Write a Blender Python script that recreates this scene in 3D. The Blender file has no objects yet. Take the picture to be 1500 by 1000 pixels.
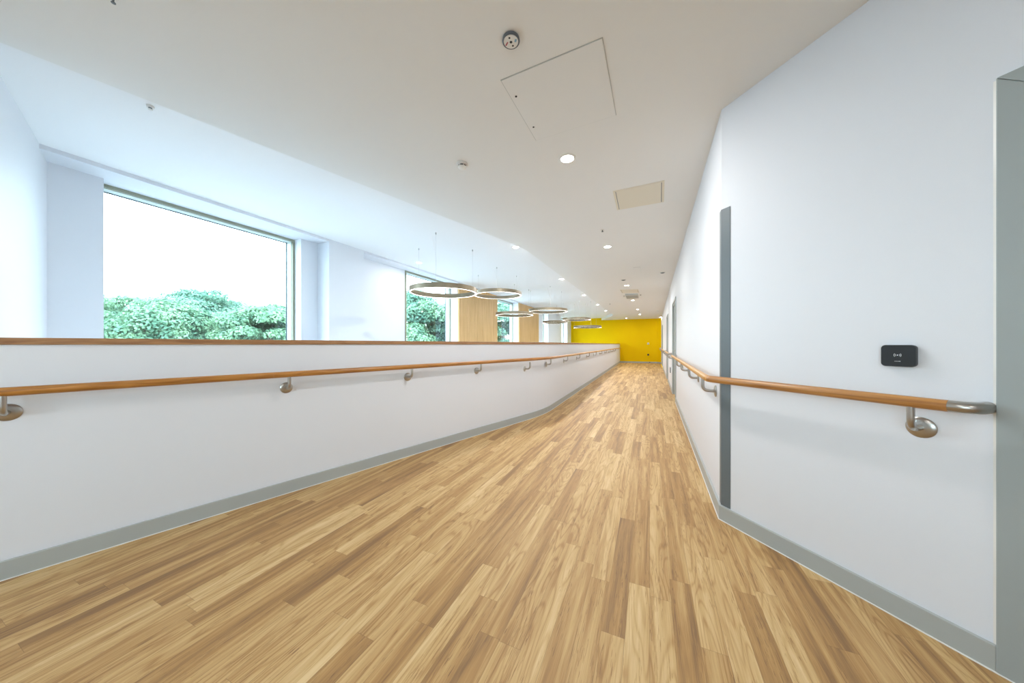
import bpy, bmesh, math, random
from mathutils import Vector, Matrix
random.seed(7)
S = bpy.context.scene
COL = S.collection
PI = math.pi

# ------------------------------------------------------------------ camera, sky, exposure
EYE = 1.19
cd = bpy.data.cameras.new('camera'); cam = bpy.data.objects.new('camera', cd); COL.objects.link(cam)
cam.location = (0, 0, EYE); cam.rotation_euler = (PI/2, 0, 0)
cd.sensor_width = 36; cd.lens = 36*455/1500; cd.shift_y = 4/1500; cd.clip_start = 0.02; cd.clip_end = 400
S.camera = cam
w = bpy.data.worlds.new('sky'); S.world = w; w.use_nodes = True
bg = w.node_tree.nodes['Background']
bg.inputs[0].default_value = (0.76, 0.89, 1.0, 1); bg.inputs[1].default_value = 9.0
S.view_settings.view_transform = 'Standard'; S.view_settings.look = 'None'
S.view_settings.exposure = 0.27; S.view_settings.gamma = 1
LAMP = 1.5          # overall strength of the lamps
LCOL = (1.0, 0.98, 0.955)

# ------------------------------------------------------------------ plan
F = 455.0
CEIL = EYE + 1.596      # walkway ceiling
HIGH = EYE + 1.74       # atrium ceiling
HEAD = EYE + 1.70       # window heads
LOW = -3.3              # atrium floor
A = math.radians(23.5)
sa, ca = math.sin(A), math.cos(A)
def uv(u, v): return Vector((u*sa + v*ca, u*ca - v*sa))
def ceil(px, py, h=CEIL):           # a point of a ceiling seen in the photo
    z = F*(h-EYE)/(504-py); return Vector(((px-750)/F*z, z))
V0, V1, VF1, VF2 = -4.834, -5.119, -5.274, -5.10
VOUT = -5.45
VO2 = -5.26
P_A0 = Vector((-4.60, -0.82)); P_B = Vector((0.545, 5.27)); P_C = Vector((7.0, 20.14))
R_C = Vector((1.427, 2.115)); R_F = Vector((9.22, 19.20))
dR = (R_F-R_C).normalized()
dK = Vector((0.328, -0.945)).normalized()       # angled wall, towards the camera
R_K = R_C + dK*4.6
Yl = Vector((-math.cos(math.radians(24.5)), math.sin(math.radians(24.5))))
Y0 = R_F.copy()
Y1 = R_F + Yl*5.75

# ------------------------------------------------------------------ materials
def mat(name, col, rough=0.5, metal=0.0, emit=None, estr=0, bump=0, bscale=200, spec=0.5, coat=0, var=0.03):
    m = bpy.data.materials.new(name); m.use_nodes = True
    b = m.node_tree.nodes['Principled BSDF']
    b.inputs['Base Color'].default_value = (*col, 1); b.inputs['Roughness'].default_value = rough
    b.inputs['Metallic'].default_value = metal; b.inputs['Specular IOR Level'].default_value = spec
    if coat: b.inputs['Coat Weight'].default_value = coat
    if emit:
        b.inputs['Emission Color'].default_value = (*emit, 1); b.inputs['Emission Strength'].default_value = estr
    N, L = m.node_tree.nodes, m.node_tree.links
    tc = N.new('ShaderNodeTexCoord'); n = N.new('ShaderNodeTexNoise'); n.inputs['Scale'].default_value = bscale
    L.new(tc.outputs['Object'], n.inputs['Vector'])
    if bump:
        bp = N.new('ShaderNodeBump'); bp.inputs['Strength'].default_value = bump; bp.inputs['Distance'].default_value = 0.002
        L.new(n.outputs['Fac'], bp.inputs['Height']); L.new(bp.outputs[0], b.inputs['Normal'])
    else:
        mr = N.new('ShaderNodeMapRange'); mr.inputs[3].default_value = max(0, rough-var); mr.inputs[4].default_value = min(1, rough+var)
        L.new(n.outputs['Fac'], mr.inputs[0]); L.new(mr.outputs[0], b.inputs['Roughness'])
    return m

M = {}
M['wall'] = mat('white_wall_paint', (0.79, 0.815, 0.865), 0.55, bump=0.08, bscale=260, spec=0.3)
M['ceil'] = mat('ceiling_paint', (0.86, 0.865, 0.85), 0.8, bump=0.05, bscale=200, spec=0.2)
M['ceil2'] = mat('atrium_ceiling_paint', (0.91, 0.92, 0.93), 0.8, bump=0.05, bscale=200, spec=0.2)
M['yellow'] = mat('yellow_wall_paint', (0.86, 0.56, 0.0), 0.7, bump=0.08, bscale=220, spec=0.1)
M['grey'] = mat('grey_skirting', (0.43, 0.46, 0.45), 0.4, bump=0.03)
M['guard'] = mat('grey_guard_vinyl', (0.14, 0.168, 0.185), 0.45, bump=0.06, bscale=300)
M['doorgrey'] = mat('grey_door_paint', (0.36, 0.40, 0.40), 0.42)
M['sealant'] = mat('white_sealant', (0.85, 0.85, 0.83), 0.35)
M['steel'] = mat('brushed_steel', (0.46, 0.44, 0.41), 0.30, 1.0, bscale=12, var=0.02)
M['frame'] = mat('bronze_window_frame', (0.30, 0.31, 0.23), 0.4, 0.2)
M['frame2'] = mat('pale_window_bead', (0.62, 0.70, 0.68), 0.4)
M['gasket'] = mat('dark_gasket', (0.03, 0.06, 0.09), 0.5)
M['ring'] = mat('bronze_ring', (0.25, 0.205, 0.135), 0.4, 0.35)
M['led'] = mat('led_diffuser', (1, 1, 1), 0.5, emit=(1.0, 0.95, 0.90), estr=5)
M['lens'] = mat('downlight_lens', (1, 1, 1), 0.4, emit=(1.0, 0.96, 0.90), estr=22)
M['white'] = mat('white_plastic', (0.82, 0.81, 0.78), 0.4)
M['beige'] = mat('beige_panel', (0.80, 0.755, 0.64), 0.7)
M['dark'] = mat('dark_gap', (0.03, 0.03, 0.03), 0.7)
M['black'] = mat('black_plastic', (0.018, 0.022, 0.026), 0.32)
M['lgrey'] = mat('light_grey_metal', (0.55, 0.57, 0.56), 0.4, 0.3)
M['mark'] = mat('white_print', (0.8, 0.83, 0.85), 0.5)
M['red'] = mat('red_label', (0.45, 0.12, 0.14), 0.5)
M['blue'] = mat('blue_label', (0.25, 0.45, 0.60), 0.5)
M['lower'] = mat('pale_lower_floor', (0.72, 0.73, 0.74), 0.6)
M['grass'] = mat('grey_paving', (0.23, 0.235, 0.25), 0.9)
M['bark'] = mat('bark', (0.14, 0.11, 0.08), 0.9)
M['wire'] = mat('wire_steel', (0.55, 0.55, 0.55), 0.35, 0.6)

def leaf_mat(name, c1, c2):
    m = bpy.data.materials.new(name); m.use_nodes = True
    N, L = m.node_tree.nodes, m.node_tree.links; b = N['Principled BSDF']
    tc = N.new('ShaderNodeTexCoord'); n = N.new('ShaderNodeTexNoise'); n.inputs['Scale'].default_value = 1.1; n.inputs['Detail'].default_value = 4
    cr = N.new('ShaderNodeValToRGB'); cr.color_ramp.elements[0].position = 0.35; cr.color_ramp.elements[1].position = 0.65
    cr.color_ramp.elements[0].color = (*c1, 1); cr.color_ramp.elements[1].color = (*c2, 1)
    L.new(tc.outputs['Object'], n.inputs['Vector']); L.new(n.outputs['Fac'], cr.inputs[0]); L.new(cr.outputs[0], b.inputs['Base Color'])
    b.inputs['Roughness'].default_value = 0.55
    tr = N.new('ShaderNodeBsdfTranslucent'); mx = N.new('ShaderNodeMixShader'); mx.inputs[0].default_value = 0.35
    L.new(cr.outputs[0], tr.inputs[0]); L.new(b.outputs[0], mx.inputs[1]); L.new(tr.outputs[0], mx.inputs[2])
    L.new(mx.outputs[0], N['Material Output'].inputs[0])
    return m
M['leaf1'] = leaf_mat('leaves_mid_green', (0.10, 0.24, 0.16), (0.25, 0.42, 0.25))
M['leaf2'] = leaf_mat('leaves_blue_green', (0.09, 0.22, 0.17), (0.21, 0.38, 0.26))

def glass_mat():
    m = bpy.data.materials.new('window_glass'); m.use_nodes = True
    N, L = m.node_tree.nodes, m.node_tree.links
    N.remove(N['Principled BSDF'])
    t = N.new('ShaderNodeBsdfTransparent'); t.inputs[0].default_value = (0.915, 0.97, 0.965, 1)
    g = N.new('ShaderNodeBsdfGlossy'); g.inputs['Roughness'].default_value = 0.02
    lw = N.new('ShaderNodeLayerWeight'); lw.inputs[0].default_value = 0.5
    pw = N.new('ShaderNodeMath'); pw.operation = 'POWER'; pw.inputs[1].default_value = 5; L.new(lw.outputs['Facing'], pw.inputs[0])
    ma = N.new('ShaderNodeMath'); ma.operation = 'MULTIPLY_ADD'; ma.inputs[1].default_value = 0.7; ma.inputs[2].default_value = 0.03; L.new(pw.outputs[0], ma.inputs[0])
    mx = N.new('ShaderNodeMixShader')
    L.new(ma.outputs[0], mx.inputs[0]); L.new(t.outputs[0], mx.inputs[1]); L.new(g.outputs[0], mx.inputs[2])
    L.new(mx.outputs[0], N['Material Output'].inputs[0])
    return m
M['glass'] = glass_mat()

def math_n(N, L, op, a, b=None, c=None):
    n = N.new('ShaderNodeMath'); n.operation = op
    for i, v in enumerate((a, b, c)):
        if v is None: continue
        if isinstance(v, (int, float)): n.inputs[i].default_value = v
        else: L.new(v, n.inputs[i])
    return n.outputs[0]

def floor_mat():
    m = bpy.data.materials.new('oak_plank_vinyl'); m.use_nodes = True
    N, L = m.node_tree.nodes, m.node_tree.links; b = N['Principled BSDF']
    tc = N.new('ShaderNodeTexCoord'); mp = N.new('ShaderNodeMapping')
    mp.inputs['Rotation'].default_value = (0, 0, math.radians(23.9) )   # x axis across, y axis along the planks
    L.new(tc.outputs['Object'], mp.inputs[0])
    sp = N.new('ShaderNodeSeparateXYZ'); L.new(mp.outputs[0], sp.inputs[0])
    X, Y = sp.outputs[0], sp.outputs[1]
    W, LEN = 0.092, 0.92
    r = math_n(N, L, 'DIVIDE', X, W); row = math_n(N, L, 'FLOOR', r)
    wn = N.new('ShaderNodeTexWhiteNoise'); wn.noise_dimensions = '1D'; L.new(row, wn.inputs['W'])
    yy = math_n(N, L, 'ADD', math_n(N, L, 'DIVIDE', Y, LEN), math_n(N, L, 'MULTIPLY', wn.outputs[0], 7.3))
    colm = math_n(N, L, 'FLOOR', yy)
    cv = N.new('ShaderNodeCombineXYZ'); L.new(row, cv.inputs[0]); L.new(colm, cv.inputs[1])
    w2 = N.new('ShaderNodeTexWhiteNoise'); w2.noise_dimensions = '3D'; L.new(cv.outputs[0], w2.inputs['Vector'])
    rnd = w2.outputs[0]
    # streaks along the plank
    def noise(sx, sy, detail, rough, dist=0.0, off=19.0):
        c = N.new('ShaderNodeCombineXYZ')
        L.new(math_n(N, L, 'MULTIPLY', X, sx), c.inputs[0]); L.new(math_n(N, L, 'MULTIPLY', Y, sy), c.inputs[1])
        L.new(math_n(N, L, 'MULTIPLY', rnd, off), c.inputs[2])
        n = N.new('ShaderNodeTexNoise'); n.inputs['Scale'].default_value = 1; n.inputs['Detail'].default_value = detail
        n.inputs['Roughness'].default_value = rough; n.inputs['Distortion'].default_value = dist
        L.new(c.outputs[0], n.inputs['Vector']); return n.outputs['Fac']
    broad = noise(26, 1.1, 3, 0.55, 0.4)
    fine = noise(330, 7.0, 3, 0.65, 0.3)
    pore = math_n(N, L, 'MULTIPLY', math_n(N, L, 'GREATER_THAN', noise(420, 14.0, 1, 0.5, 0.0, 7), 0.63), math_n(N, L, 'GREATER_THAN', noise(30, 2.2, 2, 0.5, 0.3, 43), 0.53))
    # cathedral figure: rings of a stretched, warped field
    fig = noise(9, 1.0, 1.5, 0.45, 0.2, 31)
    saw = math_n(N, L, 'SINE', math_n(N, L, 'MULTIPLY', fig, 95))
    saw = math_n(N, L, 'POWER', math_n(N, L, 'MULTIPLY_ADD', saw, 0.5, 0.5), 4)
    figm = math_n(N, L, 'MULTIPLY', saw, math_n(N, L, 'GREATER_THAN', rnd, 0.45))
    t = math_n(N, L, 'MULTIPLY_ADD', rnd, 0.48, 0.27)
    t = math_n(N, L, 'ADD', t, math_n(N, L, 'MULTIPLY', math_n(N, L, 'SUBTRACT', broad, 0.5), 1.1))
    t = math_n(N, L, 'ADD', t, math_n(N, L, 'MULTIPLY', math_n(N, L, 'SUBTRACT', fine, 0.5), 0.55))
    t = math_n(N, L, 'SUBTRACT', t, math_n(N, L, 'MULTIPLY', figm, 0.19))
    t = math_n(N, L, 'SUBTRACT', t, math_n(N, L, 'MULTIPLY', pore, 0.32))
    cr = N.new('ShaderNodeValToRGB'); e = cr.color_ramp.elements
    e[0].position = 0.08; e[0].color = (0.26, 0.15, 0.07, 1)
    e[1].position = 0.95; e[1].color = (0.74, 0.55, 0.29, 1)
    k = e.new(0.35); k.color = (0.44, 0.255, 0.10, 1)
    k = e.new(0.62); k.color = (0.60, 0.40, 0.18, 1)
    L.new(t, cr.inputs[0])
    fr = math_n(N, L, 'FRACT', r); fy = math_n(N, L, 'FRACT', yy)
    ex = math_n(N, L, 'MINIMUM', fr, math_n(N, L, 'SUBTRACT', 1.0, fr))
    ey = math_n(N, L, 'MULTIPLY', math_n(N, L, 'MINIMUM', fy, math_n(N, L, 'SUBTRACT', 1.0, fy)), LEN/W)
    seam = math_n(N, L, 'LESS_THAN', math_n(N, L, 'MINIMUM', ex, ey), 0.008)
    mx = N.new('ShaderNodeMix'); mx.data_type = 'RGBA'; L.new(math_n(N, L, 'MULTIPLY', seam, 0.45), mx.inputs[0])
    L.new(cr.outputs[0], mx.inputs[6]); mx.inputs[7].default_value = (0.16, 0.09, 0.04, 1)
    L.new(mx.outputs[2], b.inputs['Base Color'])
    b.inputs['Roughness'].default_value = 0.48; b.inputs['Specular IOR Level'].default_value = 0.25
    bp = N.new('ShaderNodeBump'); bp.inputs['Strength'].default_value = 0.12; bp.inputs['Distance'].default_value = 0.001
    L.new(fine, bp.inputs['Height']); L.new(bp.outputs[0], b.inputs['Normal'])
    return m
M['floor'] = floor_mat()

def wood_mat(name, c1, c2, ang, rough=0.35, across=60, along=2.0):
    m = bpy.data.materials.new(name); m.use_nodes = True
    N, L = m.node_tree.nodes, m.node_tree.links; b = N['Principled BSDF']
    tc = N.new('ShaderNodeTexCoord'); mp = N.new('ShaderNodeMapping'); mp.vector_type = 'POINT'
    if ang is None: mp.inputs['Scale'].default_value = (across, across, along)
    else:
        mp2 = N.new('ShaderNodeMapping'); mp2.inputs['Rotation'].default_value = (0, 0, ang)
        L.new(tc.outputs['Object'], mp2.inputs[0])
        mp.inputs['Scale'].default_value = (across, along, across)
    L.new((mp2 if ang is not None else tc).outputs[0 if ang is not None else 'Object'], mp.inputs[0])
    n = N.new('ShaderNodeTexNoise'); n.inputs['Scale'].default_value = 1; n.inputs['Detail'].default_value = 4; n.inputs['Distortion'].default_value = 0.6
    L.new(mp.outputs[0], n.inputs['Vector'])
    cr = N.new('ShaderNodeValToRGB'); cr.color_ramp.elements[0].position = 0.3; cr.color_ramp.elements[1].position = 0.72
    cr.color_ramp.elements[0].color = (*c1, 1); cr.color_ramp.elements[1].color = (*c2, 1)
    L.new(n.outputs['Fac'], cr.inputs[0]); L.new(cr.outputs[0], b.inputs['Base Color'])
    b.inputs['Roughness'].default_value = rough; b.inputs['Coat Weight'].default_value = 0.15; b.inputs['Coat Roughness'].default_value = 0.25
    return m
M['oak1'] = wood_mat('oak_rail_left', (0.30, 0.11, 0.015), (0.58, 0.26, 0.055), math.radians(36))
M['oak2'] = wood_mat('oak_rail_far', (0.42, 0.18, 0.03), (0.66, 0.34, 0.08), math.radians(24))
M['oak3'] = wood_mat('oak_rail_near', (0.30, 0.115, 0.025), (0.60, 0.29, 0.085), math.radians(-19))
M['cap'] = wood_mat('oak_coping', (0.27, 0.125, 0.05), (0.47, 0.25, 0.11), math.radians(34), 0.5, 50)
M['slat'] = wood_mat('pale_timber_slats', (0.60, 0.36, 0.14), (0.78, 0.52, 0.25), None, 0.5, 30, 1.2)

# ------------------------------------------------------------------ mesh helpers
def link(name, bm, m, parent=None, smooth=False, bevel=0, kind=None):
    bmesh.ops.recalc_face_normals(bm, faces=bm.faces)
    me = bpy.data.meshes.new(name); bm.to_mesh(me); bm.free()
    me.materials.append(m)
    o = bpy.data.objects.new(name, me); COL.objects.link(o)
    if parent: o.parent = parent
    if smooth:
        for p in me.polygons: p.use_smooth = True
        me.set_sharp_from_angle(angle=math.radians(40))
    if bevel:
        b = o.modifiers.new('bevel', 'BEVEL'); b.width = bevel; b.segments = 2; b.limit_method = 'ANGLE'
    if kind: o['kind'] = kind
    return o
def empty(name, loc=(0, 0, 0), rz=0):
    o = bpy.data.objects.new(name, None); COL.objects.link(o); o.location = loc; o.rotation_euler = (0, 0, rz)
    o.empty_display_size = 0.1; return o
def tag(o, label, cat, group=None):
    o['label'] = label; o['category'] = cat
    if group: o['group'] = group
    return o
def prism(bm, pts, z0, z1):
    lo = [bm.verts.new((p[0], p[1], z0)) for p in pts]; hi = [bm.verts.new((p[0], p[1], z1)) for p in pts]
    n = len(pts)
    bm.faces.new(lo[::-1]); bm.faces.new(hi)
    for i in range(n): bm.faces.new((lo[i], lo[(i+1) % n], hi[(i+1) % n], hi[i]))
def box(bm, x0, x1, y0, y1, z0, z1): prism(bm, [(x0, y0), (x1, y0), (x1, y1), (x0, y1)], z0, z1)
def strip(pts, off0, off1):
    """closed outline of the band between two offsets to the LEFT of a polyline"""
    def offs(d):
        out = []
        for i, p in enumerate(pts):
            ds = []
            if i > 0: ds.append((pts[i]-pts[i-1]).normalized())
            if i < len(pts)-1: ds.append((pts[i+1]-pts[i]).normalized())
            ns = [Vector((-t.y, t.x)) for t in ds]
            n = sum(ns, Vector((0, 0))); n.normalize()
            out.append(p + n*(d/max(0.2, n.dot(ns[0]))))
        return out
    return offs(off0), offs(off1)
def band(bm, pts, off0, off1, z0, z1):
    a, b = strip(pts, off0, off1)
    for i in range(len(pts)-1): pass
    lo = [[bm.verts.new((p.x, p.y, z)) for p in q] for q, z in ((a, z0), (b, z0), (b, z1), (a, z1))]
    for k in range(4):
        for i in range(len(pts)-1):
            bm.faces.new((lo[k][i], lo[k][i+1], lo[(k+1) % 4][i+1], lo[(k+1) % 4][i]))
    bm.faces.new([lo[k][0] for k in range(4)]); bm.faces.new([lo[k][-1] for k in range(4)][::-1])
def uvbox(bm, u0, u1, v0, v1, z0, z1): prism(bm, [uv(u0, v0), uv(u1, v0), uv(u1, v1), uv(u0, v1)], z0, z1)
def seg_wall(bm, p0, d, s0, s1, n, th, z0, z1, openings=()):
    """wall from p0+d*s0 to p0+d*s1, thickness th along n, rectangular openings (a,b,za,zb)"""
    cur = s0
    def bx(a, b, za, zb):
        if b-a > 1e-4 and zb-za > 1e-4: prism(bm, [p0+d*a, p0+d*b, p0+d*b+n*th, p0+d*a+n*th], za, zb)
    for a, b, za, zb in sorted(openings):
        bx(cur, a, z0, z1); bx(a, b, z0, za); bx(a, b, zb, z1); cur = b
    bx(cur, s1, z0, z1)
def tube(bm, pts, r, seg=16, caps=True):
    pts = [Vector(p) for p in pts]; rings = []
    t0 = (pts[1]-pts[0]).normalized()
    up = Vector((0, 0, 1)) if abs(t0.z) < 0.9 else Vector((1, 0, 0))
    nrm = (up - t0*up.dot(t0)).normalized()
    for i, p in enumerate(pts):
        t = ((pts[min(i+1, len(pts)-1)]-p).normalized() + (p-pts[max(i-1, 0)]).normalized())
        if t.length < 1e-6: t = t0
        t.normalize(); nrm = (nrm - t*nrm.dot(t)).normalized(); bn = t.cross(nrm)
        rr = r[i] if isinstance(r, (list, tuple)) else r
        rings.append([bm.verts.new(p + (nrm*math.cos(2*PI*k/seg)+bn*math.sin(2*PI*k/seg))*rr) for k in range(seg)])
    for a, b in zip(rings, rings[1:]):
        for k in range(seg): bm.faces.new((a[k], a[(k+1) % seg], b[(k+1) % seg], b[k]))
    if caps: bm.faces.new(rings[0][::-1]); bm.faces.new(rings[-1])
def lathe(bm, prof, seg=32, mtx=Matrix()):
    rings = []
    for r, z in prof:
        if r < 1e-6: rings.append([bm.verts.new(mtx @ Vector((0, 0, z)))])
        else: rings.append([bm.verts.new(mtx @ Vector((r*math.cos(2*PI*k/seg), r*math.sin(2*PI*k/seg), z))) for k in range(seg)])
    for a, b in zip(rings, rings[1:]):
        for k in range(seg):
            va = [a[0]] if len(a) == 1 else [a[k], a[(k+1) % seg]]
            vb = [b[0]] if len(b) == 1 else [b[(k+1) % seg], b[k]]
            f = va+vb
            if len(f) >= 3: bm.faces.new(f)
def arc(p0, c, p1, n=8):
    """quadratic blend from p0 to p1 with corner c"""
    return [p0*(1-t)**2 + c*(2*t*(1-t)) + p1*t*t for t in [i/n for i in range(n+1)]]
def round_corner(a, c, b, r, n=8):
    """points of a circular-looking fillet at corner c between directions to a and b"""
    return arc(c+(a-c).normalized()*r, c, c+(b-c).normalized()*r, n)
def V3(p, z): return Vector((p[0], p[1], z))

# ------------------------------------------------------------------ shell
# parapet inner face, with a softened bend
par = [P_A0] + round_corner(P_A0, P_B, P_C, 0.45, 6) + [P_C]
par_vis = [P_B + (P_A0-P_B).normalized()*4.95] + par[1:]
d1 = (P_B-P_A0).normalized(); n1 = Vector((-d1.y, d1.x))
PT = 0.15
bm = bmesh.new()
fl = [R_K, R_C, R_F + dR*0.35 , ]
flo = [P_A0+n1*PT-d1*0.3] + strip(par, 0, PT)[1][1:-1] + [P_C + Yl*0.25 + (P_C-P_B).normalized()*0.3]
bm2 = bmesh.new()
prism(bm2, [R_K+Vector((0.1, 0)), R_C+Vector((0.1, 0.0)), R_F+Vector((0.1, 0.35))] + flo[::-1] + [Vector((-4.6, -2.75)), Vector((3.2, -2.75))], -0.35, 0.0)
bm.free()
link('floor', bm2, M['floor'], kind='structure')
bm = bmesh.new(); band(bm, par_vis, 0, PT, 0.0, EYE-0.002); link('wall_parapet', bm, M['wall'], kind='structure')
bm = bmesh.new(); band(bm, [par_vis[0]-d1*0.02]+par_vis[1:], -0.016, 0, 0.0, 0.095); link('baseboard_parapet', bm, M['grey'], bevel=0.003, kind='structure')
bm = bmesh.new(); band(bm, par_vis, -0.021, -0.016, 0.0, 0.004); link('trim_1', bm, M['sealant'], kind='structure')
# full-height wall at the left behind the camera, lower wall under the walkway edge
bm = bmesh.new(); pL = par_vis[0]
prism(bm, [pL, pL+n1*PT, P_A0+n1*PT, P_A0], 0, HIGH); link('wall_left', bm, M['wall'], kind='structure')
bm = bmesh.new(); band(bm, par, PT-0.05, PT, LOW, -0.35); link('wall_lower', bm, M['wall'], kind='structure')
# end wall of the atrium at far left of the photo
E0 = uv(0.835, V0); dE = Vector((-0.756, 0.655)); nE = Vector((-0.655, -0.756))
Eend = Vector((-2.70, 1.48))
bm = bmesh.new()
prism(bm, [Eend, E0+dE*0.9, E0+dE*0.9+nE*0.2, Eend+nE*0.2], LOW, HIGH); link('wall_end', bm, M['wall'], kind='structure')
# unseen back wall, with a window added to light the near walls
bm = bmesh.new(); seg_wall(bm, Vector((-4.8, -2.75)), Vector((1, 0)), 0, 8.6, Vector((0, -1)), 0.2, 0, HIGH, [(1.2, 4.2, 1.0, 2.5)])
link('wall_back', bm, M['wall'], kind='structure')
bm = bmesh.new(); prism(bm, [P_A0+Vector((0, 0.2)), P_A0+Vector((-0.2, 0.2)), Vector((-4.8, -2.95)), Vector((-4.6, -2.95))], 0, HIGH)
link('wall_side', bm, M['wall'], kind='structure')
# window wall of the atrium
bm = bmesh.new()
UW = [(1.254, 3.238, VF1), (5.578, 7.362, VF2), (9.816, 11.82, VF2), (15.0, 15.98, VF2), (18.62, 20.3, VF2)]
SILL = -1.5  # hidden by the parapet; set low so more daylight reaches the atrium
uvbox(bm, 0.2, 4.5, VOUT, V0, HEAD, HIGH); uvbox(bm, 4.5, 23.4, VO2, V0, HEAD, HIGH)         # lintel
uvbox(bm, 0.2, 4.5, VOUT, V0, LOW, SILL); uvbox(bm, 4.5, 23.4, VO2, V0, LOW, SILL)               # below the sills
uvbox(bm, 0.2, 1.254, VOUT, V1, SILL, HEAD)
uvbox(bm, 3.238, 3.512, VOUT, V1, SILL, HEAD)
uvbox(bm, 3.512, 4.203, VOUT, V0, SILL, HEAD)
uvbox(bm, 4.203, 5.578, VO2, V1, SILL, HEAD)
uvbox(bm, 7.362, 9.816, VO2, V0-0.03, SILL, HEAD)
uvbox(bm, 11.82, 14.36, VO2, V0-0.03, SILL, HEAD)
uvbox(bm, 14.36, 15.0, VO2, V0, SILL, HEAD)
uvbox(bm, 15.98, 18.62, VO2, V0, SILL, HEAD)
uvbox(bm, 20.3, 23.4, VO2, V0, SILL, HEAD)
link('wall_window', bm, M['wall'], kind='structure')
for i, (u0, u1, vf) in enumerate(UW):
    wn = empty('window_%d' % (i+1)); wn['kind'] = 'structure'
    t, dep = 0.035, 0.06
    def ring_frame(name, u0, u1, z0, z1, va, vb, t, m):
        bm = bmesh.new()
        uvbox(bm, u0, u1, va, vb, z1-t, z1); uvbox(bm, u0, u1, va, vb, z0, z0+t)
        uvbox(bm, u0, u0+t, va, vb, z0+t, z1-t); uvbox(bm, u1-t, u1, va, vb, z0+t, z1-t)
        return link(name, bm, m, wn)
    ring_frame('window_frame', u0, u1, SILL, HEAD, vf-0.03, vf, t, M['frame'])
    ring_frame('window_bead', u0+t*0.6, u1-t*0.6, SILL+t*.6, HEAD-t*0.6, vf-0.14, vf-0.03, 0.02, M['frame2'])
    ring_frame('gasket', u0+t, u1-t, SILL+t, HEAD-t, vf-0.150, vf-0.14, 0.016, M['gasket'])
    bm = bmesh.new(); uvbox(bm, u0+t, u1-t, vf-0.146, vf-0.143, SILL+t, HEAD-t); link('pane', bm, M['glass'], wn)
wb = empty('window_6'); wb['kind'] = 'structure'  # added daylight source, out of view behind the camera
bm = bmesh.new()
box(bm, -3.6, -0.6, -2.85, -2.79, 2.45, 2.5); box(bm, -3.6, -0.6, -2.85, -2.79, 1.0, 1.05)
for x in (-3.6, -2.12, -0.65): box(bm, x, x+0.05, -2.85, -2.79, 1.05, 2.45)
link('window_frame', bm, M['frame'], wb)
bm = bmesh.new(); box(bm, -3.56, -0.64, -2.824, -2.82, 1.04, 2.46); link('pane', bm, M['glass'], wb)
# yellow end wall with a slanted strip at its right
bm = bmesh.new(); nY = Vector((-Yl.y, Yl.x)) * -1
nY = Vector((math.sin(math.radians(24.5)), math.cos(math.radians(24.5))))
prism(bm, [Y0 + dR*0.6, Y0 - dR*0.22, Y0+Yl*0.24, Y1+Yl*1.0, Y1+Yl*1.0+nY*0.25, Y0+nY*0.6-Yl*0.3], LOW, HIGH+0.1)
link('wall_far', bm, M['yellow'], kind='structure')
bm = bmesh.new()
band(bm, [Y0 - dR*0.22, Y0+Yl*0.24, P_C+Yl*0.02+nY*0.05], 0, 0.016, 0, 0.095)
link('baseboard_far', bm, M['grey'], kind='structure')
# right wall with three doors
nR = Vector((dR.y, -dR.x))
def sR(z): return (z-R_C.y)/dR.y
DO = [(sR(6.42), sR(7.45), 0, 2.12), (sR(9.85), sR(10.75), 0, 2.12), (sR(15.8), sR(16.7), 0, 2.12)]
bm = bmesh.new(); seg_wall(bm, R_C, dR, 0, (R_F-R_C).length+0.4, nR, 0.2, 0, HIGH, DO)
link('wall_right', bm, M['wall'], kind='structure')
nK = Vector((-dK.y, dK.x))          # into the wall
DK = (1.11, 2.04, 0, 2.085)
bm = bmesh.new(); seg_wall(bm, R_C, dK, 0, 5.4, nK, 0.2, 0, HIGH, [DK])
link('wall_angled', bm, M['wall'], kind='structure')
# baseboards of the right side
bm = bmesh.new()
cur = 0
rp = []
a, b = strip([R_C+dK*1.042, R_C, R_C+dR*1], 0.0, 0.016)
band(bm, [R_C+dK*1.042, R_C, R_C+dR*(DO[0][0]-0.06)], 0.0, 0.016, 0, 0.095)
segs = [(DO[0][1]+0.06, DO[1][0]-0.06), (DO[1][1]+0.06, DO[2][0]-0.06), (DO[2][1]+0.06, (R_F-R_C).length-0.22)]
for s0, s1 in segs: band(bm, [R_C+dR*s0, R_C+dR*s1], 0.0, 0.016, 0, 0.095)
link('baseboard_right', bm, M['grey'], bevel=0.003, kind='structure')
bm = bmesh.new(); band(bm, [R_C+dK*1.2, R_C, R_C+dR*(DO[0][0]-0.06)], 0.016, 0.021, 0, 0.004); link('trim_2', bm, M['sealant'], kind='structure')
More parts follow.
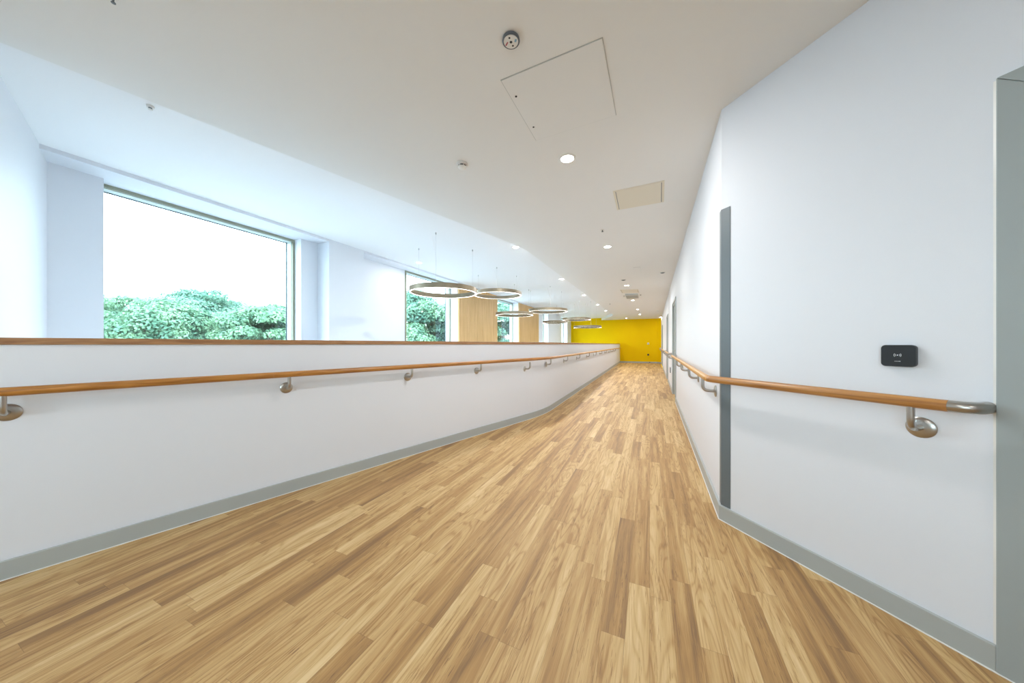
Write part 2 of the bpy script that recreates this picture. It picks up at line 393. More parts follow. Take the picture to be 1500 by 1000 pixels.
# doors
def door(name, base, d, n, D, leafm, fm, fw, handle_at):
    r = empty(name, (0, 0, 0)); r['kind'] = 'structure'
    s0, s1, _, h = D
    o = -n*0.018
    def bb(bm, a, b, z0, z1, t0, t1):
        prism(bm, [base+d*a+n*t0, base+d*b+n*t0, base+d*b+n*t1, base+d*a+n*t1], z0, z1)
    bm = bmesh.new()
    def quad(pts):   # mitred architrave piece
        lo = [bm.verts.new(((base+d*a+n*-0.018).x, (base+d*a+n*-0.018).y, z)) for a, z in pts]
        hi = [bm.verts.new(((base+d*a+n*-0.0).x, (base+d*a+n*-0.0).y, z)) for a, z in pts]
        bm.faces.new(lo); bm.faces.new(hi[::-1])
        for i in range(4): bm.faces.new((lo[i], lo[(i+1) % 4], hi[(i+1) % 4], hi[i]))
    g = 0.0006
    quad([(s0-fw, 0), (s0, 0), (s0, h-g), (s0-fw, h+fw-g)])
    quad([(s1+fw, 0), (s1, 0), (s1, h-g), (s1+fw, h+fw-g)])
    quad([(s0-fw, h+fw+g), (s0, h+g), (s1, h+g), (s1+fw, h+fw+g)])
    link('architrave', bm, fm, r, bevel=0.003)
    bm = bmesh.new()
    bb(bm, s0, s0+0.03, 0, h, 0, 0.15); bb(bm, s1-0.03, s1, 0, h, 0, 0.15); bb(bm, s0+0.03, s1-0.03, h-0.03, h, 0, 0.15)
    link('door_frame', bm, fm, r)
    bm = bmesh.new(); bb(bm, s0+0.034, s1-0.034, 0.006, h-0.034, 0.03, 0.075); leaf = link('door_leaf', bm, leafm, r)
    bm = bmesh.new(); hs = handle_at; p = V3(base+d*hs+n*0.03, 1.04)
    tube(bm, [p, p-V3(n, 0)*0.05, p-V3(n, 0)*0.05 + V3(d, 0)*0.10*(1 if hs < (s0+s1)/2 else -1)], 0.010, 10)
    link('door_handle', bm, M['steel'], leaf, smooth=True)
    return r
d1o = door('door_1', R_C, dK, nK, DK, M['doorgrey'], M['doorgrey'], 0.068, DK[1]-0.12)
bm = bmesh.new(); s_ = DK[0]-0.068
prism(bm, [R_C+dK*(s_-0.009), R_C+dK*(s_-0.0005), R_C+dK*(s_-0.0005)-nK*0.006, R_C+dK*(s_-0.009)-nK*0.002], 0.096, 2.15)
link('sealant_bead', bm, M['sealant'], d1o)
door('door_2', R_C, dR, nR, DO[0], M['grey'], M['grey'], 0.05, DO[0][1]-0.40)
door('door_3', R_C, dR, nR, DO[1], M['wall'], M['grey'], 0.035, DO[1][1]-0.12)
door('door_4', R_C, dR, nR, DO[2], M['doorgrey'], M['doorgrey'], 0.05, DO[2][1]-0.12)

# ceilings
CE = [Vector((-2.708, 1.643)) - Vector((0.6446, 0.7645))*3.6] + [Vector((-2.708, 1.643))] + \
     round_corner(Vector((-2.708, 1.643)), Vector((0.20, 5.17)), Vector((5.60, 17.17)), 0.35, 6) + [Vector((5.60, 17.17)), Vector((6.05, 21.6))]
bm = bmesh.new()
prism(bm, CE + [R_F+Vector((0.3, 0.6)), R_C+Vector((0.15, 0)), Vector((3.6, -2.85)), Vector((-4.7, -2.85))], CEIL, HIGH)
link('ceiling', bm, M['ceil'], kind='structure')
bm = bmesh.new()
prism(bm, [uv(-2, VOUT), uv(4.5, VOUT), uv(4.5, VO2), uv(24, VO2), uv(24, 1.5), uv(-6, 6.5), uv(-6, VOUT)], HIGH, HIGH+0.2)
link('ceiling_atrium', bm, M['ceil2'], kind='structure')
bm = bmesh.new(); prism(bm, [uv(-1, VOUT), uv(24, VOUT), uv(24, 1.0), uv(-1, 1.0)], LOW-0.1, LOW)
link('floor_lower', bm, M['lower'], kind='structure')
bm = bmesh.new(); box(bm, -160, 120, -60, 180, -4.6, -4.4); link('ground', bm, M['grass'], kind='structure')

# ------------------------------------------------------------------ coping on the parapet
bm = bmesh.new(); band(bm, par_vis, -0.012, PT+0.012, EYE-0.002, EYE+0.034)
tag(link('oak_coping', bm, M['cap'], bevel=0.003), 'long brown oak coping board along the top of the white parapet wall', 'coping')

# ------------------------------------------------------------------ handrails
RZ, RR, RO = 0.955, 0.0225, 0.085
def bracket(root, pw, n_out, mrail=None):
    """pw: point on wall (plan); n_out: unit plan normal out of the wall"""
    n3 = V3(n_out, 0); zf = RZ-0.112
    q = V3(pw, zf)
    bm = bmesh.new()
    top = q + n3*RO + Vector((0, 0, 0.112-RR*0.8)); c = q + n3*RO
    pts = [top] + arc(c+Vector((0, 0, 0.042)), c, c-n3*0.042, 7) + [q+n3*0.006]
    tube(bm, pts, 0.0115, 14)
    b = link('bracket', bm, M['steel'], root, smooth=True)
    bm = bmesh.new()
    mt = Matrix.Translation(q) @ n3.to_track_quat('Z', 'Y').to_matrix().to_4x4()
    lathe(bm, [(0, 0.001), (0.043, 0.001), (0.043, 0.004), (0.038, 0.008), (0.022, 0.012), (0.0, 0.013)], 28, mt)
    link('flange', bm, M['steel'], b, smooth=True)
def end_return(bm, p, d, n_out, r=0.055, reach=None):
    """steel elbow from rail point p (plan, on rail axis) heading d then turning into the wall"""
    a = V3(p, RZ); d3 = V3(d, 0); n3 = V3(n_out, 0)
    c = a + d3*r
    pts = [a] + arc(c-d3*r*0.85, c, c-n3*r, 8) + [c-n3*RO*0.99]
    tube(bm, pts, RR, 20)
# left rail
railL = empty('oak_handrail', V3(par_vis[0], 0))
tag(railL, 'long round oak handrail bracketed to the white parapet wall at left', 'handrail', None)
def rail_obj(name, pts, m, root, r=RR):
    bm = bmesh.new(); tube(bm, pts, r, 20)
    o = link(name, bm, m, root, smooth=True); return o
inner, _ = strip([P_B+(P_A0-P_B).normalized()*5.0, P_B, P_C], -RO, 0)
PRm = round_corner(inner[0], inner[1], inner[2], 0.4, 8)
off = Matrix.Translation(-V3(par_vis[0], 0))
def loc(pts, root): return [Vector(p) - root.location for p in pts]
dl2 = (P_C-P_B).normalized(); nl1 = -n1; nl2 = Vector((dl2.y, -dl2.x))
# a fine joint between the first two lengths
zj = 541.45*0+2.47
sj = None
def on_line(o, d, px):          # distance along a plan line at which it appears at px
    k = (px-750)/F; return (k*o.y-o.x)/(d.x-k*d.y)
jt = inner[0] + d1*on_line(inner[0], d1, 400)
endL = inner[2] - dl2*0.45
rail_obj('rail', loc([V3(inner[0], RZ), V3(jt-d1*0.0006, RZ)], railL), M['oak1'], railL)
rail_obj('rail', loc([V3(jt+d1*0.0006, RZ)]+[V3(p, RZ) for p in PRm]+[V3(inner[1]+dl2*1.0, RZ)], railL), M['oak1'], railL)
rail_obj('rail', loc([V3(inner[1]+dl2*1.001, RZ), V3(endL, RZ)], railL), M['oak2'], railL)
bm = bmesh.new(); end_return(bm, endL, dl2, nl2); 
for v in bm.verts: v.co -= railL.location
link('end_return', bm, M['steel'], railL, smooth=True)
class R0: pass
def bracket_on(root, pw, n_out):
    b0 = set(COL.objects)
    bracket(root, pw - Vector((root.location.x, root.location.y)), n_out)
wl = [P_B+(P_A0-P_B).normalized()*5.0, P_B, P_C]
for px in (4, 424, 603.5, 704.6):
    s = on_line(inner[0], d1, px); bracket_on(railL, wl[0]+d1*s, nl1)
s0 = on_line(inner[1], dl2, 776); s1 = on_line(inner[1], dl2, 806.7)
s = s0
px_list = [776, 806.7, 831.3, 849.3, 863.3, 873.3, 881.7, 888.7, 894, 898, 901.5]
for px in px_list:
    s = on_line(inner[1], dl2, px)
    if s < (endL-inner[1]).length: bracket_on(railL, wl[1]+dl2*s, nl2)

# right rail round the corner
nRo = -nR; nKo = -nK
rc, _ = strip([R_C+dK*1.3, R_C, R_C+dR*8], RO, 0)
railR = empty('oak_handrail', V3(R_C, 0))
tag(railR, 'oak handrail with steel end wrapping round the grey corner guard at right', 'handrail')
cor = rc[1]
jK = on_line(cor, dK, 1390)
fil = round_corner(V3(rc[0], RZ), V3(cor, RZ), V3(rc[2], RZ), 0.05, 6)
endR1 = cor + dR*(DO[0][0]-0.22)
rail_obj('rail', loc([V3(cor+dK*jK, RZ)]+fil[:4], railR), M['oak3'], railR)
rail_obj('rail', loc(fil[3:]+[V3(endR1, RZ)], railR), M['oak2'], railR)
bm = bmesh.new()
eK = 1.042+0.001-RR - (cor-R_C).dot(dK)
a = V3(cor+dK*(jK+0.0005), RZ); c = V3(cor+dK*eK, RZ)
rk = min(0.07, (eK-jK)*0.92)
tube(bm, [a]+arc(c-V3(dK, 0)*rk, c, c+V3(nK, 0)*0.055, 10)+[c+V3(nK, 0)*RO*0.99], RR, 24)
for v in bm.verts: v.co -= railR.location
link('end_return', bm, M['steel'], railR, smooth=True)
bm = bmesh.new(); end_return(bm, endR1, dR, nRo)
for v in bm.verts: v.co -= railR.location
link('end_return', bm, M['steel'], railR, smooth=True)
bracket_on(railR, R_C+dK*((cor-R_C).dot(dK)+on_line(cor, dK, 1334)), nKo)
for px in (1029.3, 1009.5, 998, 991.5):
    s = on_line(cor, dR, px); bracket_on(railR, R_C+dR*((cor-R_C).dot(dR)+s), nRo)
# short rails between the doors
for (s0, s1, lab) in ((DO[0][1]+0.25, DO[1][0]-0.22, 'short oak handrail with steel ends between the two nearer doors of the right wall'),
                      (DO[1][1]+0.2, DO[2][0]-0.22, 'oak handrail beyond the second door of the right wall, before the third'),
                      (DO[2][1]+0.2, (R_F-R_C).length-0.35, 'furthest oak handrail on the right wall next to the yellow wall')):
    r = empty('oak_handrail', V3(R_C+dR*s0, 0)); tag(r, lab, 'handrail')
    p0 = R_C+dR*s0+nRo*RO; p1 = R_C+dR*s1+nRo*RO
    rail_obj('rail', loc([V3(p0, RZ), V3(p1, RZ)], r), M['oak2'], r)
    for p, d in ((p0, -dR), (p1, dR)):
        bm = bmesh.new(); end_return(bm, p, d, nRo)
        for v in bm.verts: v.co -= r.location
        link('end_return', bm, M['steel'], r, smooth=True)
    n = max(2, int((s1-s0)/0.8)+1)
    for i in range(n): bracket_on(r, R_C+dR*(s0+0.12+(s1-s0-0.24)*i/(n-1)), nRo)

# ------------------------------------------------------------------ corner guard
bm = bmesh.new()
a, b = strip([R_C+dK*0.062, R_C, R_C+dR*0.05], 0.0, 0.003)
band(bm, [R_C+dK*0.062, R_C, R_C+dR*0.05], 0.0, 0.003, 0.098, 2.105)
for v in bm.verts: v.co -= V3(R_C, 0.098)
g = link('corner_guard', bm, M['guard'], bevel=0.001); g.location = V3(R_C, 0.098)
tag(g, 'tall dark grey corner guard strip on the white wall corner at right', 'corner guard')

# ------------------------------------------------------------------ card reader
def wallbox(name, base, d, n_out, s, z, w, h, t, m, r=0.012):
    """rounded slab on a wall; returns root-aligned object at its wall point"""
    o = empty(name, V3(base+d*s, z)); o.rotation_euler = (0, 0, math.atan2(n_out.y, n_out.x)+PI/2)   # local -Y is out of the wall
    bm = bmesh.new(); out = []
    for cx, cz, a0 in ((w/2-r, h/2-r, 0), (-w/2+r, h/2-r, PI/2), (-w/2+r, -h/2+r, PI), (w/2-r, -h/2+r, 1.5*PI)):
        for k in range(7):
            a = a0+k*PI/12; out.append((cx+r*math.cos(a), cz+r*math.sin(a)))
    f = [bm.verts.new((x*0.965, -t, zz*0.965)) for x, zz in out]; f2 = [bm.verts.new((x, -t*0.75, zz)) for x, zz in out]; bk = [bm.verts.new((x*0.97, -0.0005, zz*0.97)) for x, zz in out]
    bm.faces.new(f); bm.faces.new(bk[::-1]); n = len(out)
    for A_, B_ in ((f, f2), (f2, bk)):
        for i in range(n): bm.faces.new((A_[i], A_[(i+1) % n], B_[(i+1) % n], B_[i]))
    body = link('body', bm, m, o, smooth=True)
    return o
sr = on_line(R_C, dK, 1319)
rd = wallbox('card_reader', R_C, dK, nKo, sr, EYE-0.050, 0.102, 0.094, 0.024, M['black'], 0.014)
tag(rd, 'small black card reader with white signal symbol on the white wall above the handrail', 'card reader')
bm = bmesh.new()
def arc_mark(bm, r, a0, a1, w=0.0011, cx=0.0, cz=0.003, y=-0.0242):
    n = 8; q = []
    for k in range(n+1):
        a = a0+(a1-a0)*k/n; q.append([bm.verts.new((cx+rr*math.cos(a), yy, cz+rr*math.sin(a))) for rr, yy in ((r-w/2, y), (r+w/2, y), (r+w/2, y-0.0003), (r-w/2, y-0.0003))])
    for A_, B_ in zip(q, q[1:]):
        for j in range(4): bm.faces.new((A_[j], B_[j], B_[(j+1) % 4], A_[(j+1) % 4]))
    bm.faces.new(q[0]); bm.faces.new(q[-1][::-1])
D45 = math.radians(38)
for r_ in (0.0065, 0.0105):
    arc_mark(bm, r_, -D45, D45, 0.0014); arc_mark(bm, r_, PI-D45, PI+D45, 0.0014)
arc_mark(bm, 0.0012, 0, 2*PI, 0.0024)
link('signal_symbol', bm, M['mark'], rd)
bm = bmesh.new(); x = -0.0085
for k, (wd, hh) in enumerate([(0.0022, 0.0016), (0.0018, 0.0016), (0.0024, 0.0016), (0.0018, 0.0016), (0.0020, 0.0016), (0.0012, 0.0024), (0.0022, 0.0022)]):
    box(bm, x, x+wd, -0.0245, -0.0242, -0.0245-(hh-0.0016)/2, -0.0245+hh); x += wd+0.0006
link('maker_mark', bm, M['mark'], rd)

# small fittings on the yellow wall and the far right wall
def small_plate(name, s, z, w, h, m, m2, label, cat, base=Y0, d=Yl, n_out=-nY):
    o = wallbox(name, base, d, n_out, s, z, w, h, 0.02, m, min(w, h)*0.2); tag(o, label, cat)
    if m2:
        bm = bmesh.new(); box(bm, -w*0.2, w*0.2, -0.024, -0.0198, -h*0.32, h*0.05); link('dial', bm, m2, o)
    return o
sy = -on_line(Y0, -Yl, 949.5)
sy = on_line(Y0, Yl, 949.5)
small_plate('thermostat', sy, EYE+0.04, 0.11, 0.12, M['white'], M['black'], 'small white thermostat on the yellow wall above the black socket', 'thermostat')
small_plate('wall_socket', sy, EYE-0.66, 0.10, 0.10, M['black'], None, 'small black socket low on the yellow wall', 'socket')
small_plate('wall_socket', on_line(Y0, Yl, 951.7)*1.0, 0.06, 0.05, 0.04, M['black'], None, 'tiny dark floor-level outlet on the skirting of the yellow wall', 'socket', Y0-nY*0.016)
small_plate('wall_socket', on_line(R_C, dR, 982.5), 0.49, 0.09, 0.15, M['guard'], None, 'grey socket on the white wall beyond the nearest corridor door', 'socket', R_C, dR, nRo)

# ------------------------------------------------------------------ ceiling fittings
def area(root, r, power, z=-0.012, spread=None):
    l = bpy.data.lights.new('downlight_lamp', 'AREA'); l.shape = 'DISK'; l.size = 2*r; l.energy = power*LAMP; l.color = LCOL
    if spread: l.spread = spread
    o = bpy.data.objects.new('downlight_lamp', l); COL.objects.link(o); o.parent = root; o.location = (0, 0, z); return o
_dl = {}
def downlight(p, h, label, group, power=14, r=0.055):
    root = empty('downlight', V3(p, h)); tag(root, label, 'downlight', group)
    if 'm' not in _dl:
        bm = bmesh.new(); lathe(bm, [(r+0.002, -0.001), (r+0.018, -0.001), (r+0.018, -0.004), (r+0.010, -0.007), (r, -0.006), (r-0.002, -0.002)], 28)
        a = link('trim_ring', bm, M['white'], root, smooth=True)
        bm = bmesh.new(); lathe(bm, [(0, -0.0015), (r, -0.0015), (r, -0.004), (r*0.7, -0.008), (0, -0.010)], 28)
        b = link('lens', bm, M['lens'], root, smooth=True); _dl['m'] = (a, b)
    else:
        for s_ in _dl['m']:
            c = s_.copy(); c.parent = root; COL.objects.link(c)
    area(root, r, power)
    return root
CL = [(831, 232, 'nearest bright downlight, beside the large ceiling access panel'),
      (890, 361, 'downlight in the walkway ceiling just beyond the beige ceiling panel'),
      (918, 417.7, 'walkway downlight just in front of the grey ceiling air unit'),
      (927, 439.6, 'walkway downlight just behind the grey ceiling air unit'),
      (934, 453, 'walkway downlight, second one beyond the grey ceiling air unit'),
      (937.3, 460.3, 'walkway downlight, third one beyond the grey ceiling air unit'),
      (917, 465.0, 'downlight in front of the yellow wall, left of the far group'),
      (967, 464.0, 'downlight in the far corner where yellow wall meets right white wall')]
for px, py, lab in CL:
    p = ceil(px, py)
    if px == 917: p = Vector((6.95, 18.9))
    if px == 967: p = Vector((8.75, 18.3))
    downlight(p, CEIL, lab, 'downlights in the walkway ceiling', 15 if p.y < 3.5 else (8 if p.y < 6 else (12 if p.y < 17 else 4)))
for p in (Vector((-0.9, -0.4)), Vector((0.9, -1.6)), Vector((-2.6, -1.2))):   # unseen lamps added behind the camera to brighten the near walls
    downlight(p, CEIL, 'added downlight in the walkway ceiling behind the viewer', 'added downlights behind the viewer', 7)
AL = [(759.5, 361.7, 'nearest downlight on the atrium ceiling edge, at its bend'),
      (825, 408.5, 'second downlight along the atrium ceiling edge, beyond its bend'),
      (857, 432, 'third downlight along the atrium ceiling edge'),
      (877, 446, 'fourth downlight along the atrium ceiling edge'),
      (888.6, 455, 'fifth downlight along the atrium ceiling edge'),
      (896, 461, 'furthest downlight along the atrium ceiling edge by the yellow wall'),
      (613.5, 384.5, 'downlight in the atrium ceiling near the windows, left of the nearest ring pendant')]
for px, py, lab in AL:
    p = ceil(px, py, HIGH)
    if px != 613.5: p = p + Vector((-0.05, 0.0))
    downlight(p, HIGH, lab, 'downlights in the atrium ceiling', 20 if px != 613.5 else 5)

# access panels
def panel(name, corners, h, m, label, gap=0.006, t=0.004, sides=(1, 1, 1, 1), locks=False):
    cs = [ceil(*c) for c in corners]; ctr = sum(cs, Vector((0, 0)))/4
    root = empty(name, V3(ctr, h)); tag(root, label, 'ceiling panel')
    L_ = [c-ctr for c in cs]
    def shrink(k): return [c*(1-k/c.length) for c in L_]
    bm = bmesh.new(); prism(bm, L_, -0.0025, -0.0003); link('shadow_gap', bm, M['lgrey'] if m == M['ceil'] else m, root)
    bm = bmesh.new(); q = shrink(gap); prism(bm, q, -t-0.001, -0.0026); link('hatch_leaf', bm, m, root)
    if m == M['beige']:
        for i0, i1 in ((0, 3), (1, 2)):      # the dark slots at its two ends
            e = (q[i1]-q[i0]).normalized(); w_ = (q[1]-q[0]).normalized()*(0.006 if i0 == 0 else -0.006)
            p0, p1 = q[i0]+e*0.01+w_*1.5, q[i1]-e*0.01+w_*1.5
            bm = bmesh.new(); prism(bm, [p0, p1, p1+w_, p0+w_], -t-0.0022, -t-0.0011); link('end_slot', bm, M['guard'], root)
    return root, L_
r_, L_ = panel('access_panel', [(733, 117), (883, 54), (903, 168), (785, 205.5)], CEIL, M['ceil'], 'large square white access panel in the ceiling near the viewer', 0.006)
bm = bmesh.new()
for px, py in ((756, 140), (781.5, 185)):
    q = ceil(px, py) - Vector((r_.location.x, r_.location.y)); bm = bmesh.new(); lathe(bm, [(0, -0.0070), (0.007, -0.0068), (0.007, -0.005), (0, -0.005)], 14, Matrix.Translation(V3(q, 0))); link('lock', bm, M['dark'], r_)

r_, L_ = panel('access_panel', [(897.6, 279.7), (973.5, 263.8), (972.5, 295.5), (904, 307.5)], CEIL, M['beige'], 'beige rectangular access panel in the ceiling beyond the first downlight', 0.02)
r_, L_ = panel('access_panel', [(927.5, 391.5), (938, 390.8), (939, 400), (930, 400.5)], CEIL, M['ceil'], 'small white access panel in the ceiling, in front of the air unit', 0.006)
r_, L_ = panel('access_panel', [(908, 424.2), (935, 423.5), (936.5, 428.3), (911, 429.2)], CEIL, M['beige'], 'narrow beige panel in the ceiling beside the grey air unit', 0.02)
# air unit
cs = [ceil(916, 430.2), ceil(934.5, 429.8), ceil(935.5, 434.6), ceil(918, 435.6)]; ctr = sum(cs, Vector((0, 0)))/4
au = empty('air_unit', V3(ctr, CEIL)); tag(au, 'grey ceiling air unit between two small dark sprinkler heads', 'air unit')
bm = bmesh.new(); prism(bm, [c-ctr for c in cs], -0.05, -0.0005); link('casing', bm, M['lgrey'], au, bevel=0.008)
bm = bmesh.new()
for k in range(6):
    f0 = 0.12+k*0.13
    e = [(cs[0]-ctr).lerp(cs[3]-ctr, f0), (cs[1]-ctr).lerp(cs[2]-ctr, f0), (cs[1]-ctr).lerp(cs[2]-ctr, f0+0.05), (cs[0]-ctr).lerp(cs[3]-ctr, f0+0.05)]
    prism(bm, [q*0.92 for q in e], -0.053, -0.0501)
link('louvre', bm, mat('louvre_grey', (0.36, 0.38, 0.37), 0.5), au)

# detectors
def detector(p, h, label):
    root = empty('smoke_detector', V3(p, h)); tag(root, label, 'smoke detector')
    bm = bmesh.new(); lathe(bm, [(0, -0.0005), (0.050, -0.0005), (0.052, -0.010), (0.047, -0.016), (0, -0.016)], 36); link('base', bm, M['white'], root, smooth=True)
    bm = bmesh.new(); lathe(bm, [(0, -0.016), (0.034, -0.016), (0.034, -0.026), (0, -0.026)], 36); link('sensing_slot', bm, M['dark'], root)
    bm = bmesh.new(); lathe(bm, [(0, -0.022), (0.037, -0.0262), (0.036, -0.034), (0.024, -0.046), (0.010, -0.050), (0, -0.050)], 36); link('dome', bm, M['white'], root, smooth=True)
    bm = bmesh.new()
    for k in range(6):
        bm = bmesh.new(); a = k*PI/3; box(bm, math.cos(a)*0.034-0.003, math.cos(a)*0.034+0.003, math.sin(a)*0.034-0.003, math.sin(a)*0.034+0.003, -0.028, -0.014)
        link('rib', bm, M['white'], root)
    return root
detector(ceil(677, 240), CEIL, 'white domed smoke detector on the ceiling, left of the large access panel')
p = ceil(748.5, 57); root = empty('detector_base', V3(p, CEIL)); tag(root, 'round detector base plate with dark rim and coloured labels, nearest fitting on the ceiling', 'detector base')
bm = bmesh.new(); lathe(bm, [(0, -0.0005), (0.044, -0.0005), (0.046, -0.012), (0.042, -0.016), (0.040, -0.014), (0, -0.014)], 40); link('rim', bm, mat('grey_rim', (0.13, 0.15, 0.18), 0.4), root, smooth=True)
bm = bmesh.new(); lathe(bm, [(0, -0.0142), (0.038, -0.0142), (0.037, -0.0165), (0, -0.0165)], 40); link('plate', bm, M['white'], root)
bm = bmesh.new()
for x, y, r in ((0, 0, 0.007), (-0.008, -0.022, 0.005), (0.010, 0.020, 0.005)): lathe(bm, [(0, -0.0172), (r, -0.0172), (r, -0.0166), (0, -0.0166)], 14, Matrix.Translation((x, y, 0)))
link('screw', bm, M['dark'], root)
def lab(bm, x, y, w, h, a):
    c, s = math.cos(a), math.sin(a); prism(bm, [(x+c*i*w-s*j*h, y+s*i*w+c*j*h) for i, j in ((-.5, -.5), (.5, -.5), (.5, .5), (-.5, .5))], -0.0170, -0.0166)
bm = bmesh.new(); lab(bm, -0.022, 0.010, 0.007, 0.022, 0.5); link('red_label', bm, M['red'], root)['label'] = 'dark red label'
bm = bmesh.new(); lab(bm, 0.024, -0.008, 0.010, 0.016, 0.3); link('blue_label', bm, M['blue'], root)['label'] = 'pale blue label'

def sprinkler(p, h, label, size=1.0):
    root = empty('sprinkler_head', V3(p, h)); tag(root, label, 'sprinkler')
    bm = bmesh.new(); lathe(bm, [(0, -0.0005), (0.03*size, -0.0005), (0.028*size, -0.005), (0, -0.006)], 20); link('rosette', bm, M['white'], root)
    bm = bmesh.new(); lathe(bm, [(0, -0.006), (0.008*size, -0.006), (0.006*size, -0.022), (0.016*size, -0.024), (0.016*size, -0.027), (0, -0.028)], 16); link('nozzle', bm, M['guard'], root)
for px, py, lb, sz in ((882.5, 336.5, 'tiny sprinkler head on the ceiling just before the second downlight', 0.9),
                   (914, 432.6, 'small dark sprinkler head left of the grey air unit', 1.2), (938.3, 431.2, 'small dark sprinkler head right of the grey air unit', 1.5),
                   (893.5, 444.5, 'small dark sprinkler head near the far atrium ceiling edge', 1.5), (936.3, 456.2, 'small sprinkler head between the two furthest downlights', 1.5),
                   (166, -4, 'tiny sprinkler head at the upper left edge of the ceiling', 0.5)):
    sprinkler(ceil(px, py), CEIL, lb, sz)
def sensor(p, h, label):
    root = empty('ceiling_sensor', V3(p, h)); tag(root, label, 'ceiling sensor')
    bm = bmesh.new(); lathe(bm, [(0, -0.0005), (0.055, -0.0005), (0.053, -0.008), (0, -0.009)], 24); link('rim', bm, M['lgrey'], root)
    bm = bmesh.new(); lathe(bm, [(0, -0.009), (0.040, -0.0092), (0.030, -0.018), (0, -0.020)], 24); link('sensor_eye', bm, M['guard'], root, smooth=True)
sensor(ceil(970.5, 399), CEIL, 'dark round ceiling sensor close to the right white wall')
sensor(ceil(913.3, 409.8), CEIL, 'dark round ceiling sensor just before the third downlight')
sensor(ceil(963.5, 454.7), CEIL, 'small dark ceiling sensor near the far right corner')
# little spot at the ceiling edge at upper left
p = ceil(215.5, 152, HIGH) + Vector((0.0, 0.02))
root = empty('mini_detector', V3(p, HIGH)); tag(root, 'tiny white slotted detector at the ceiling edge above the big left window', 'detector')
bm = bmesh.new(); lathe(bm, [(0, -0.0005), (0.022, -0.0005), (0.020, -0.012), (0.012, -0.014), (0, -0.014)], 20); link('base', bm, M['white'], root, smooth=True)
bm = bmesh.new(); lathe(bm, [(0, -0.014), (0.010, -0.014), (0.010, -0.024), (0, -0.024)], 16); link('slots', bm, M['guard'], root)
bm = bmesh.new(); lathe(bm, [(0, -0.024), (0.013, -0.024), (0.012, -0.030), (0, -0.032)], 16); link('cap', bm, M['white'], root, smooth=True)

# ------------------------------------------------------------------ ring pendants
def ring_pendant(px, z, dh, R, label, ang=0.4):
    c = Vector(((px-750)/F*z, z)); h = EYE+dh; T, H = 0.032, 0.080
    root = empty('ring_pendant', V3(c, h)); tag(root, label, 'pendant lamp', 'ring pendants hanging over the atrium')
    bm = bmesh.new(); lathe(bm, [(R, 0.004), (R, H), (R-T, H), (R-T, 0.004), (R-T+0.003, 0.0), (R-T+0.003, 0.006), (R-0.003, 0.006), (R-0.003, 0.0), (R, 0.004)], 96)
    link('ring_body', bm, M['ring'], root, smooth=True)
    bm = bmesh.new(); lathe(bm, [(R-0.004, 0.0065), (R-0.004, 0.001), (R-T+0.004, 0.001), (R-T+0.004, 0.0065)], 96); link('diffuser', bm, M['led'], root)
    top = HIGH-h
    for k in range(3):
        a = -PI/2+ang*0 + k*2*PI/3 + (0.08 if k else 0)
        x, y = (R-T/2)*math.cos(a), (R-T/2)*math.sin(a)
        bm = bmesh.new(); tube(bm, [(x, y, H), (x, y, top-0.02)], 0.0012, 6); wr = link('suspension_wire', bm, M['wire'], root)
        bm = bmesh.new(); tube(bm, [(x, y, top-0.03), (x, y, top-0.0005)], 0.009, 10); link('ceiling_anchor', bm, M['wire'], wr)
    bm = bmesh.new(); x, y = 0, -(R-T/2)
    tube(bm, [(x+0.006, y, H), (x+0.006, y, top*0.55), (x-0.02, y+0.02, top*0.66), (x-0.08, y+0.12, top-0.0005)], 0.0014, 6); link('power_cable', bm, M['white'], root)
RP = [(650, 5.40, 0.885, 0.575, 'nearest and largest-looking ring pendant, in front of the second window'),
      (729.5, 7.58, 1.185, 0.575, 'ring pendant hung high, directly behind the nearest one'),
      (753.5, 9.57, 0.885, 0.575, 'ring pendant hung low in front of the narrow third window'),
      (802.7, 9.9, 1.03, 0.61, 'ring pendant right of the second slatted panel, fourth from left'),
      (813, 14.6, 1.0, 0.575, 'small-looking far ring pendant in front of the white pier, lowest left of the far three'),
      (844.5, 13.0, 1.01, 0.575, 'far ring pendant overlapping the left edge of the yellow wall top'),
      (860.5, 13.2, 0.70, 0.575, 'rightmost ring pendant, hung low against the yellow wall')]
for a in RP: ring_pendant(*a)

# ------------------------------------------------------------------ slatted timber panels
def slats(u0, u1, label):
    root = empty('slatted_panel', V3(uv(u0, V0-0.03), SILL)); tag(root, label, 'slatted panel', None)
    L0 = V3(uv(u0, V0-0.03), SILL)
    bm = bmesh.new(); uvbox(bm, u0, u1, V0-0.029, V0-0.020, SILL+0.001, HEAD-0.001)
    for v in bm.verts: v.co -= L0
    link('backing', bm, M['slat'], root)
    bm = bmesh.new(); n = int((u1-u0)/0.07)
    for i in range(n):
        a = u0+(u1-u0)*i/n; uvbox(bm, a+0.006, a+(u1-u0)/n-0.010, V0-0.0195, V0+0.014, SILL+0.001, HIGH-0.0015 if False else HEAD-0.001)
    for v in bm.verts: v.co -= L0
    link('slats', bm, M['slat'], root)
slats(7.364, 9.814, 'pale timber slatted wall panel between the second and third windows')
slats(11.822, 14.358, 'narrower-looking pale timber slatted panel right of the third window')

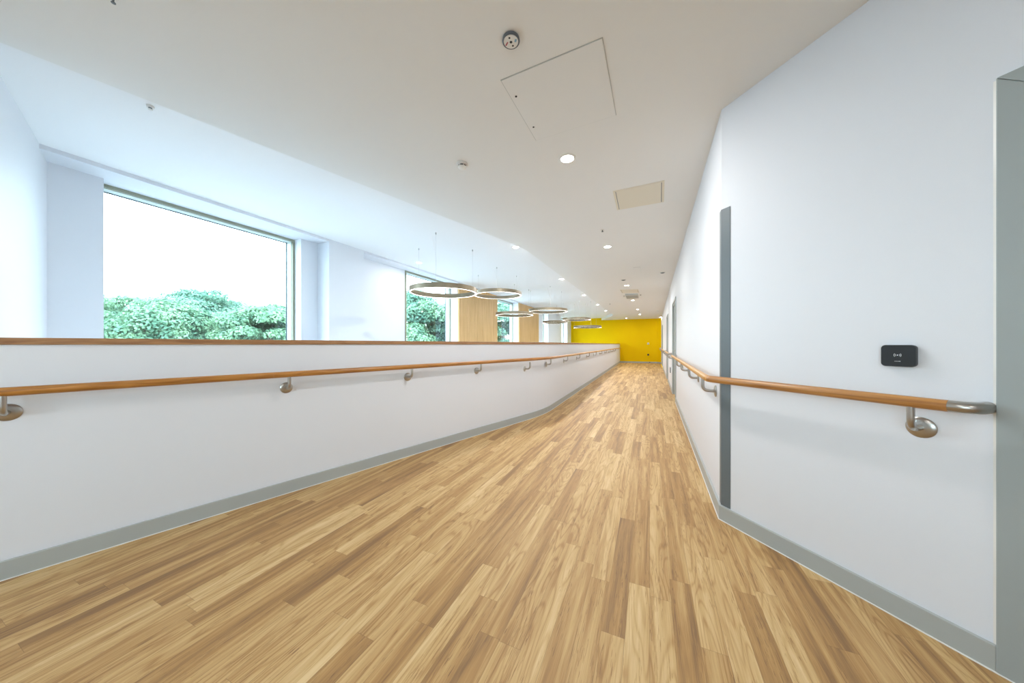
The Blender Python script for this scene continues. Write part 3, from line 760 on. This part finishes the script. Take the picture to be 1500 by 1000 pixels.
# ------------------------------------------------------------------ trees outside
def tree(x, y, top, R, seed, m, label, n_clumps=70):
    rnd = random.Random(seed)
    root = empty('tree', (x, y, -4.4)); tag(root, label, 'tree', 'trees outside the atrium windows')
    H = top+4.4
    bm = bmesh.new(); tube(bm, [(0, 0, 0), (0.1, 0, H*0.3), (0, 0.1, H*0.72)], [0.35, 0.26, 0.1], 10)
    for k in range(6):
        a = k*PI/3+rnd.random(); tube(bm, [(0.05, 0, H*0.35), (math.cos(a)*R*0.35, math.sin(a)*R*0.35, H*0.55), (math.cos(a)*R*0.65, math.sin(a)*R*0.65, H*0.72)], [0.14, 0.09, 0.03], 6)
    link('trunk', bm, M['bark'], root)
    verts, faces = [], []
    cz = H - max(R*0.95, 3.6); V = max(R*0.95, 3.6)
    for c in range(n_clumps):
        a = rnd.uniform(0, 2*PI); t = rnd.uniform(-0.85, 1.0); q = math.sqrt(max(0.02, 1-t*t))
        rad = rnd.uniform(0.72, 0.92)
        cc = Vector((math.cos(a)*q*R*rad, math.sin(a)*q*R*rad, cz + t*V*rad*0.95)); cr = R*rnd.uniform(0.20, 0.34)
        for l in range(640):
            d = Vector((rnd.gauss(0, 1), rnd.gauss(0, 1), rnd.gauss(0, 1))).normalized()
            if d.z < -0.5: d.z = -d.z
            p = cc + Vector((d.x*cr*1.15, d.y*cr*1.15, d.z*cr*0.62))*rnd.uniform(0.55, 1.08)
            s = rnd.uniform(0.07, 0.15)
            nn = (d + Vector((rnd.gauss(0, .5), rnd.gauss(0, .5), rnd.gauss(0, .5)+0.4))).normalized()
            t1 = nn.orthogonal().normalized(); t1 = (Matrix.Rotation(rnd.uniform(0, 6.28), 3, nn) @ t1); t2 = nn.cross(t1)
            i = len(verts)
            verts += [p-t1*s, p+t2*s*0.6, p+t1*s, p-t2*s*0.6]; faces.append((i, i+1, i+2, i+3))
    me = bpy.data.meshes.new('foliage'); me.from_pydata(verts, [], faces); me.materials.append(m)
    o = bpy.data.objects.new('foliage', me); COL.objects.link(o); o.parent = root
TR = [(205, 23, 419, 4.3, 'leaf1', 'broad pale green tree at the left of the big window'),
      (118, 26, 430, 4.2, 'leaf2', 'tree partly hidden at the left edge of the big window'),
      (298, 28, 423, 3.9, 'leaf2', 'taller tree in the middle of the big window, behind the broad one'),
      (395, 25, 439, 3.2, 'leaf1', 'lower tree at the right side of the big window'),
      (345, 31, 452, 3.2, 'leaf1', 'low distant tree in the gap of the big window'),
      (598, 27, 424, 3.7, 'leaf2', 'dense tree at the left of the second window'),
      (655, 26, 432, 3.4, 'leaf1', 'tree at the right edge of the second window'),
      (737, 30, 436, 3.6, 'leaf2', 'tree filling the narrow third window'),
      (800, 36, 440, 3.2, 'leaf2', 'tree seen through the fourth window'),
      (822, 44, 455, 3.2, 'leaf1', 'tree seen through the furthest window')]
for i, (px, z, ty, R, m, lb) in enumerate(TR):
    tree((px-750)/F*z, z, EYE+(504-ty)/F*z, R, 100+i, M[m], lb)
